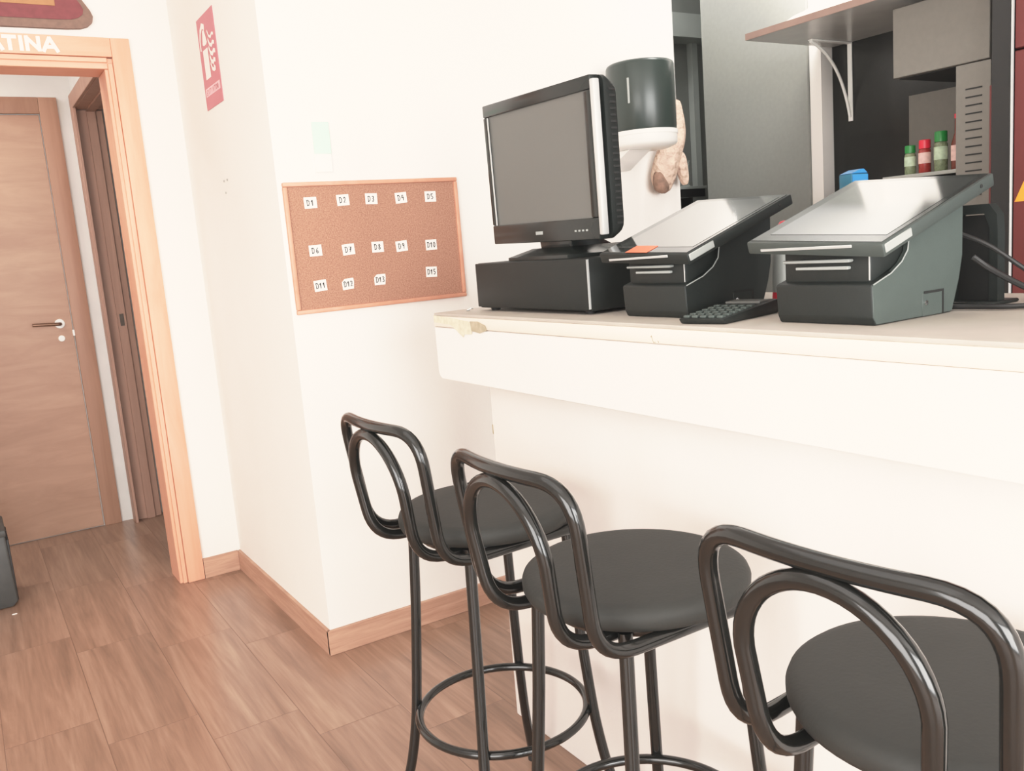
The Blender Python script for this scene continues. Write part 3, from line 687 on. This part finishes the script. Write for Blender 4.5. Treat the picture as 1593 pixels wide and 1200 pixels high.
# display stand behind the large terminal
ds = thing('customer_display_stand', 'grey plastic stand with arched dark opening behind the large terminal', 'display stand', (0.625, -1.735, ZC))
outer = [(-0.045, 0), (-0.045, 0.12), (-0.043, 0.150), (-0.030, 0.168), (0.030, 0.168), (0.043, 0.150), (0.045, 0.12), (0.045, 0)]
inner = [(-0.031, 0), (-0.031, 0.128), (-0.022, 0.152), (0.022, 0.152), (0.031, 0.128), (0.031, 0)]
b = MB(); b.prism([(-p[0], p[1]) for p in outer] + [(-p[0], p[1]) for p in reversed(inner)], 'x', -0.01, 0.012, 0.0); b.build('arch', 'plastic', ds)
MB().box(0.004, 0.011, -0.031, 0.031, 0.0, 0.150).build('backing', 'darkhole', ds)
MB().box(-0.03, 0.05, -0.05, 0.05, 0.0, 0.006, 0.002, 1).build('foot', 'plastic', ds)

# cables
def cable(pts, r, label, name='power_cable', m='black'):
    V = [Vector(p) for p in pts]; V = [2*V[0]-V[1]]+V+[2*V[-1]-V[-2]]; sm = []
    for i in range(1, len(V)-2):
        a, bb, cc, dd = V[i-1:i+3]
        for k in range(8):
            t = k/8; sm.append(.5*((2*bb)+(-a+cc)*t+(2*a-5*bb+4*cc-dd)*t*t+(-a+3*bb-3*cc+dd)*t**3))
    sm.append(V[-2])
    return tag(MB().tube(sm, r, n=8).build(name, m), label, 'cable', 'black cables on the bar')
cable([(0.545, -1.755, HC+0.125), (0.56, -1.80, HC+0.10), (0.60, -1.86, HC+0.045), (0.66, -1.93, HC+0.010), (0.74, -1.98, HC+0.006)], 0.0038, 'black cable dropping steeply from the back of the large terminal to the worktop')
cable([(0.552, -1.775, HC+0.085), (0.57, -1.80, HC+0.06), (0.585, -1.86, HC+0.025), (0.60, -1.92, HC+0.008), (0.62, -2.02, HC+0.006)], 0.005, 'thicker black cable sloping below the steep one behind the large terminal')
cable([(0.52, -1.73, HC+0.006), (0.535, -1.78, HC+0.006), (0.55, -1.84, HC+0.006), (0.60, -1.88, HC+0.006), (0.68, -1.87, HC+0.006)], 0.0042, 'black cable lying flat on the worktop right of the large terminal')
cable([(0.455, -1.085, HC+0.165), (0.51, -1.09, HC+0.168), (0.58, -1.08, HC+0.150), (0.66, -1.12, HC+0.10), (0.70, -1.17, HC+0.03)], 0.005, 'black cable looping from the monitor towards the orange stickered terminal')
ad = thing('power_adapter', 'black plug adapter block among the cables at the right edge of the bar', 'power adapter', (0.72, -1.86, ZC), 0.5)
MB().box(-0.035, 0.035, -0.05, 0.05, 0, 0.045, 0.005, 2).build('body', 'black', ad)
MB().box(-0.02, 0.02, -0.03, 0.03, 0.0452, 0.07, 0.004, 2).build('plug', 'black', ad)
MB().tube([(-0.037, 0.03, 0.05), (-0.040, 0.025, 0.075)], 0.003, n=8).build('indicator', 'white', ad)

# ------------------------------------------------------------------ back wall fittings
pdx, pdy = 1.314, -0.126
pd = thing('paper_towel_dispenser', 'black cylindrical paper towel dispenser with white base on the wall', 'paper dispenser', (pdx, pdy, 1.545))
b = MB(); b.lathe([(0, 0.0), (0.117, 0.0), (0.120, 0.006), (0.120, 0.222), (0.117, 0.230), (0.109, 0.235), (0, 0.237)], 56, c=(0, 0, 0.061)); b.build('cover', 'dispenser', pd)
b = MB(); b.lathe([(0, 0), (0.090, 0), (0.114, 0.010), (0.120, 0.018), (0.1205, 0.045), (0.123, 0.046), (0.123, 0.060), (0, 0.060)], 56); b.build('base', 'white', pd)
b = MB(); b.prism([(0.125, -0.062), (0.125, -0.0005), (-0.02, -0.0005), (0.04, -0.03), (0.10, -0.062)], 'x', -0.085, 0.02, 0.002, 1); b.build('bracket', 'white', pd)
MB().box(-0.004, 0.004, -0.1212, -0.117, 0.15, 0.235, 0.001, 1, mx=Matrix.Rotation(math.radians(-62), 4, 'Z')).build('window_slit', 'lightgrey', pd)
MB().lathe([(0, 0), (0.006, 0), (0.006, 0.012), (0, 0.013)], 10, mx=Matrix.Translation((0.1195, -0.02, 0.066)) @ Matrix.Rotation(PI/2, 4, 'Y')).build('key_tab', 'black', pd)

mt = thing('hanging_mitt', 'stained beige cloth mitt hanging on the wall edge under the black dispenser', 'oven mitt', (1.535, -0.045, 1.40))
def lump(prof, name, m, seed, parent):
    b = MB(); rnd = random.Random(seed); n = 20; rings = []
    for (cx, cy, z, rx, ry) in prof:
        rings.append([b.bm.verts.new((cx+rx*math.cos(2*PI*k/n)*(1+rnd.uniform(-.10, .10)), min(0.042, cy+ry*math.sin(2*PI*k/n)*(1+rnd.uniform(-.22, .22))), z+rnd.uniform(-.006, .006))) for k in range(n)])
    for A, B in zip(rings, rings[1:]):
        for k in range(n): b.bm.faces.new((A[k], A[(k+1) % n], B[(k+1) % n], B[k]))
    b.bm.faces.new(rings[0][::-1]); b.bm.faces.new(rings[-1])
    o = b.build(name, m, parent, angle=80)
    md = o.modifiers.new('s', 'SUBSURF'); md.levels = 1; md.render_levels = 2
    return o
lump([(-0.070, 0.0, -0.006, 0.012, 0.012), (-0.068, 0, 0.004, 0.034, 0.022), (-0.064, 0, 0.025, 0.050, 0.030), (-0.060, 0, 0.055, 0.056, 0.034), (-0.046, 0, 0.10, 0.060, 0.036), (-0.02, 0, 0.15, 0.062, 0.036), (0.010, 0, 0.20, 0.050, 0.030), (0.034, 0.01, 0.26, 0.036, 0.020), (0.042, 0.018, 0.31, 0.026, 0.012), (0.044, 0.022, 0.345, 0.022, 0.008)], 'body', 'mitt', 3, mt)
lump([(0.036, -0.012, 0.020, 0.006, 0.008), (0.034, -0.012, 0.030, 0.018, 0.016), (0.030, -0.01, 0.060, 0.024, 0.020), (0.026, -0.005, 0.10, 0.026, 0.022), (0.02, 0, 0.15, 0.03, 0.024)], 'thumb', 'mitt', 5, mt)
lump([(-0.075, -0.010, -0.0085, 0.010, 0.012), (-0.078, -0.010, 0.002, 0.028, 0.020), (-0.083, -0.010, 0.018, 0.036, 0.026), (-0.094, -0.012, 0.045, 0.024, 0.022), (-0.098, -0.010, 0.075, 0.012, 0.014)], 'scorch_mark', 'mittdark', 8, mt)

# ------------------------------------------------------------------ kitchen
fg = thing('steel_refrigerator', 'tall plain stainless steel refrigerator side panel beyond the wall opening', 'refrigerator', (2.2, 0.13, 0))
MB().box(0.003, 0.6, -0.272, 0.305, 0.08, 2.72, 0.003, 1).build('cabinet', 'steel', fg)
MB().box(-0.012, 0.002, -0.272, 0.305, 0.10, 2.70).build('door_panel', 'steel', fg)
for a in (0.06, 0.54):
    for bb in (-0.24, 0.27): MB().lathe([(0, 0), (0.02, 0), (0.02, 0.079), (0, 0.079)], 14, c=(a, bb, 0.0)).build('foot', 'black', fg)

ks = thing('kitchen_shelf', 'wide wall shelf with reddish brown edge on a white curved bracket', 'shelf', (2.27, -0.2, 1.925))
MB().box(-0.495, -0.0006, -0.885, 0.0, 0.0, 0.022, 0.001, 1).build('board', 'shelfwood', ks)
MB().box(-0.4975, -0.4952, -0.885, 0.0, 0.0, 0.024, 0.0005, 1).build('front_edge', 'shelfedge', ks)
def bracket(y):
    b = MB()
    b.box(-0.006, -0.0008, y-0.010, y+0.010, -0.30, -0.0006, 0.0008, 1)
    b.box(-0.24, -0.0062, y-0.010, y+0.010, -0.0055, -0.0006, 0.0008, 1)
    P0, P1, P2 = Vector((-0.235, y, -0.008)), Vector((-0.06, y, -0.06)), Vector((-0.008, y, -0.285))
    b.tube([P0*(1-t)**2+P1*2*t*(1-t)+P2*t*t for t in [k/16 for k in range(17)]], 0.006, n=10)
    return b.build('bracket', 'white', ks)
bracket(-0.085)
pl = thing('serving_plate', 'white serving plate upside down at the near end of the kitchen shelf', 'plate', (1.925, -0.435, 1.9476))
MB().lathe([(0, 0), (0.128, 0.0), (0.135, 0.005), (0.133, 0.011), (0.105, 0.028), (0.07, 0.040), (0, 0.042)], 48, mx=Matrix.Diagonal((0.95, 1.25, 1, 1))).build('dish', 'porcelain', pl)
MB().lathe([(0.055, 0.0415), (0.060, 0.0415), (0.060, 0.046), (0.055, 0.046), (0.055, 0.0415)], 40, mx=Matrix.Diagonal((0.95, 1.25, 1, 1))).build('foot_ring', 'porcelain', pl)
for i, (xx, yy, hh2, lb) in enumerate(((1.90, -0.68, 0.10, 'beside the white serving plate'), (1.93, -0.77, 0.12, 'farther from the white serving plate'))):
    g = thing('drinking_glass', 'clear drinking glass on the kitchen shelf, %s' % lb, 'glass', (xx, yy, 1.9478), 0, 'glasses on the kitchen shelf')
    MB().lathe([(0, 0), (0.028, 0), (0.030, 0.004), (0.034, hh2), (0.0325, hh2), (0.028, 0.008), (0, 0.008)], 24).build('bowl', 'clear', g)

# stainless grill cabinet
gc = thing('grill_cabinet', 'stainless steel cabinet with overhanging hood box and slotted side panel', 'kitchen cabinet', (1.85, -0.915, 0.0))
b = MB(); b.box(0.0, 0.41, -0.159, 0.160, 1.683, 1.9, 0.002, 1); hb = b.build('hood_box', 'steel2', gc)
MB().box(0.02, 0.40, -0.150, 0.150, 1.6805, 1.6828).build('underside', 'darkhole', hb, smooth=False)
b = MB(); b.box(0.0, 0.012, -0.163, -0.054, 0.98, 1.6795, 0.001, 1); vp = b.build('side_panel', 'steel2', gc)
b = MB()
for k in range(14):
    z = 1.605-k*0.0245
    b.box(-0.0008, 0.002, -0.137, -0.085, z-0.0022, z+0.0022)
b.build('vent_slot', 'darkhole', vp, smooth=False)
MB().box(0.405, 0.414, -0.20, 0.37, 1.38, 1.675).build('back_panel', 'steel2', gc, smooth=False)
MB().box(0.014, 0.404, -0.163, -0.155, 0.98, 1.6795).build('inner_wall', 'steel2', gc, smooth=False)
MB().box(0.06, 0.404, -0.150, 0.245, 1.362, 1.374, 0.001, 1).build('ledge', 'steel', gc)

gr = thing('gas_grill', 'black grill body with silver knobs under the steel hood', 'grill', (1.9, -0.62, 0))
MB().box(0.0, 0.36, -0.44, 0.13, 0.0, 1.30, 0.006, 2).build('body', 'black', gr)
MB().box(0.02, 0.34, -0.43, 0.12, 1.3005, 1.345, 0.004, 1).build('top_plate', 'black', gr)
for k in range(5):
    y = 0.02-0.045*k
    MB().lathe([(0, 0), (0.011, 0), (0.010, 0.012), (0.004, 0.016), (0, 0.016)], 16, c=(0.06+0.05*(k % 2), y, 1.3455)).build('knob', 'black' if k % 2 else 'silver', gr)

def bottle(x, y, r, h, capm, bodym, labm, label):
    z0 = 1.3745
    t = thing('spice_bottle', label, 'spice bottle', (x, y, z0), 0, 'spice bottles under the hood')
    MB().lathe([(0, 0), (r-0.002, 0), (r, 0.003), (r, h*0.68), (r*0.8, h*0.74), (0, h*0.74)], 24).build('body', bodym, t)
    MB().lathe([(0, h*0.742), (r*0.95, h*0.742), (r*0.95, h*0.98), (r*0.85, h), (0, h)], 24).build('cap', capm, t)
    MB().lathe([(r+0.0004, h*0.30), (r+0.0008, h*0.30), (r+0.0008, h*0.62), (r+0.0004, h*0.62), (r+0.0004, h*0.30)], 24).build('label', labm, t)
    return t
bottle(2.0, -0.716, 0.018, 0.100, 'greencap', 'herb', 'labelg', 'small green capped spice bottle, left of the red capped one')
bottle(2.0, -0.770, 0.0195, 0.112, 'redcap', 'paprika', 'labelp', 'red capped spice bottle with pink label between two green capped ones')
bottle(2.0, -0.828, 0.021, 0.132, 'greencap', 'herb', 'labelg', 'tall green capped spice bottle, right of the red capped one')
sbt = thing('sauce_bottle', 'slim brown sauce bottle partly hidden by the slotted steel panel', 'sauce bottle', (2.0, -0.882, 1.3745))
MB().lathe([(0, 0), (0.015, 0), (0.016, 0.004), (0.016, 0.085), (0.006, 0.12), (0.005, 0.165), (0, 0.165)], 20).build('body', 'amber', sbt)
MB().lathe([(0.0164, 0.03), (0.0168, 0.03), (0.0168, 0.08), (0.0164, 0.08), (0.0164, 0.03)], 20).build('label', 'labelp', sbt)
MB().lathe([(0, 0.1655), (0.0065, 0.1655), (0.0065, 0.18), (0, 0.181)], 16).build('cap', 'redcap', sbt)

rc = thing('red_cabinet', 'tall dark red cabinet with black metal edge behind the bar at far right', 'cabinet', (1.8, -1.102, 0))
MB().box(0.0, 0.45, -0.062, -0.004, 0.0, 2.4, 0.003, 1).build('frame_post', 'black', rc)
MB().box(-0.004, 0.006, -0.067, -0.0625, 0.0, 2.4, 0.001, 1).build('metal_trim', 'silver', rc)
MB().box(0.006, 0.45, -0.80, -0.0675, 0.0, 1.68, 0.003, 1).build('lower_door', 'red', rc)
MB().box(0.006, 0.45, -0.80, -0.0675, 1.685, 2.4, 0.003, 1).build('upper_door', 'red', rc)
MB().box(0.02, 0.45, -0.0038, 0.012, 0.0, 1.60, 0.002, 1).build('side_panel', 'red', rc)
b = MB(); b.poly([(-0.073, 1.255), (-0.115, 1.255), (-0.115, 1.33), (-0.098, 1.31)], lambda u, v: (0.0052, u, v)); plabel(b.build('decal', 'orange2', rc, smooth=False), 'orange decal')

# small shelf with a glass inside the opening
sh = thing('side_shelf', 'small pale shelf on dark brackets inside the kitchen opening', 'shelf', (2.30, 0.80, 1.452))
MB().box(-0.20, 0.20, -0.05, 0.299, 0.0, 0.014, 0.001, 1).build('board', 'lightgrey', sh)
b = MB(); b.box(-0.19, 0.19, -0.045, -0.030, -0.04, -0.0005); b.box(0.10, 0.115, -0.03, 0.299, -0.20, -0.0405); b.box(-0.115, -0.10, -0.03, 0.299, -0.20, -0.0405); b.build('bracket', 'black', sh)
g = thing('drinking_glass', 'clear drinking glass on the small shelf inside the kitchen opening', 'glass', (2.395, 0.81, 1.4665), 0)
MB().lathe([(0, 0), (0.030, 0), (0.032, 0.004), (0.036, 0.13), (0.0345, 0.13), (0.030, 0.008), (0, 0.008)], 24).build('bowl', 'clear', g)
o = MB().box(2.27, 2.33, 0.80, 0.86, 1.4665, 1.52, 0.004, 2).build('paper_packet', 'mitt')
tag(o, 'small beige packet beside the glass on the small shelf in the opening', 'packet')

# ------------------------------------------------------------------ lights
def area(name, loc, tgt, sx, sy, e, c=(1, 1, 1)):
    l = bpy.data.lights.new(name, 'AREA'); l.shape = 'RECTANGLE'; l.size = sx; l.size_y = sy; l.energy = e; l.color = c
    o = bpy.data.objects.new(name, l); col.objects.link(o); o.location = loc
    o.rotation_euler = (Vector(tgt)-Vector(loc)).to_track_quat('-Z', 'Y').to_euler()
    return o
area('shopfront_window', (-0.1, -6.3, 1.35), (0.4, 0, 1.1), 3.6, 2.2, 370, (1.0, 0.995, 0.985))
area('side_fill_light', (-2.7, -3.2, 1.15), (0.3, -1.9, 0.7), 2.2, 1.9, 120, (1.0, 0.995, 0.985))  # added area light floating inside the room to brighten the bar front
area('ceiling_fill_light', (-1.2, -1.6, 2.70), (-1.2, -1.6, 0), 2.0, 2.0, 14, (1.0, 0.985, 0.97))  # added fill from above, no fitting modelled
area('hall_fill_light', (-1.4, 1.65, 2.55), (-0.8, 1.7, 0), 0.6, 0.4, 17, (1.0, 0.98, 0.96))  # unseen light added to lift the hall
area('kitchen_fill_light', (1.55, -0.55, 2.6), (2.3, -0.3, 1.7), 0.5, 0.3, 13, (1.0, 0.99, 0.96))  # unseen light added to brighten the column and kitchen fronts
area('reflection_fill_light', (1.92, -0.40, 2.08), (2.20, -0.25, 2.75), 0.3, 0.2, 10, (1.0, 0.99, 0.97))  # hidden light added to brighten what the large terminal's screen reflects
area('passage_fill_light', (2.0, 0.75, 2.70), (2.5, 0.9, 1.4), 0.3, 0.3, 9, (1.0, 0.99, 0.96))  # unseen light added to lift the dark passage

wd = bpy.data.worlds.new('World'); bpy.context.scene.world = wd; wd.use_nodes = True
bg = wd.node_tree.nodes['Background']; bg.inputs[0].default_value = (1.0, 0.985, 0.965, 1); bg.inputs[1].default_value = 0.75

# ------------------------------------------------------------------ camera
cam = bpy.data.cameras.new('camera'); co = bpy.data.objects.new('camera', cam); col.objects.link(co)
yaw, pitch, roll = -0.5569, -0.1604, -0.0802
f = Vector((-math.sin(yaw)*math.cos(pitch), math.cos(yaw)*math.cos(pitch), math.sin(pitch)))
r = Vector((math.cos(yaw), math.sin(yaw), 0)); u = r.cross(f)
r2 = r*math.cos(roll)+u*math.sin(roll); u2 = u*math.cos(roll)-r*math.sin(roll)
mxc = Matrix((r2, u2, -f)).transposed().to_4x4(); mxc.translation = Vector((-0.8532, -2.5852, 1.2515))
co.matrix_world = mxc
cam.sensor_width = 36; cam.lens = 1362.8*36/1593; cam.clip_start = 0.02
sc = bpy.context.scene; sc.camera = co
sc.view_settings.view_transform = 'Standard'; sc.view_settings.look = 'None'
sc.view_settings.use_curve_mapping = True
cm = sc.view_settings.curve_mapping
cm.white_level = (2.0, 2.0, 2.0); cm.extend = 'HORIZONTAL'
for ci, tp in ((0, (0.30, 0.60, 0.87, 0.975, 1.0)), (1, (0.30, 0.595, 0.85, 0.945, 0.965)), (2, (0.30, 0.59, 0.82, 0.90, 0.925))):
    cv = cm.curves[ci]; cv.points[0].location = (0, 0.006); cv.points[1].location = (1, tp[4])
    for x, y in zip((0.15, 0.30, 0.5, 0.75), tp): cv.points.new(x, y)
cm.update()
sc.view_settings.exposure = 0.0; sc.view_settings.gamma = 1.0
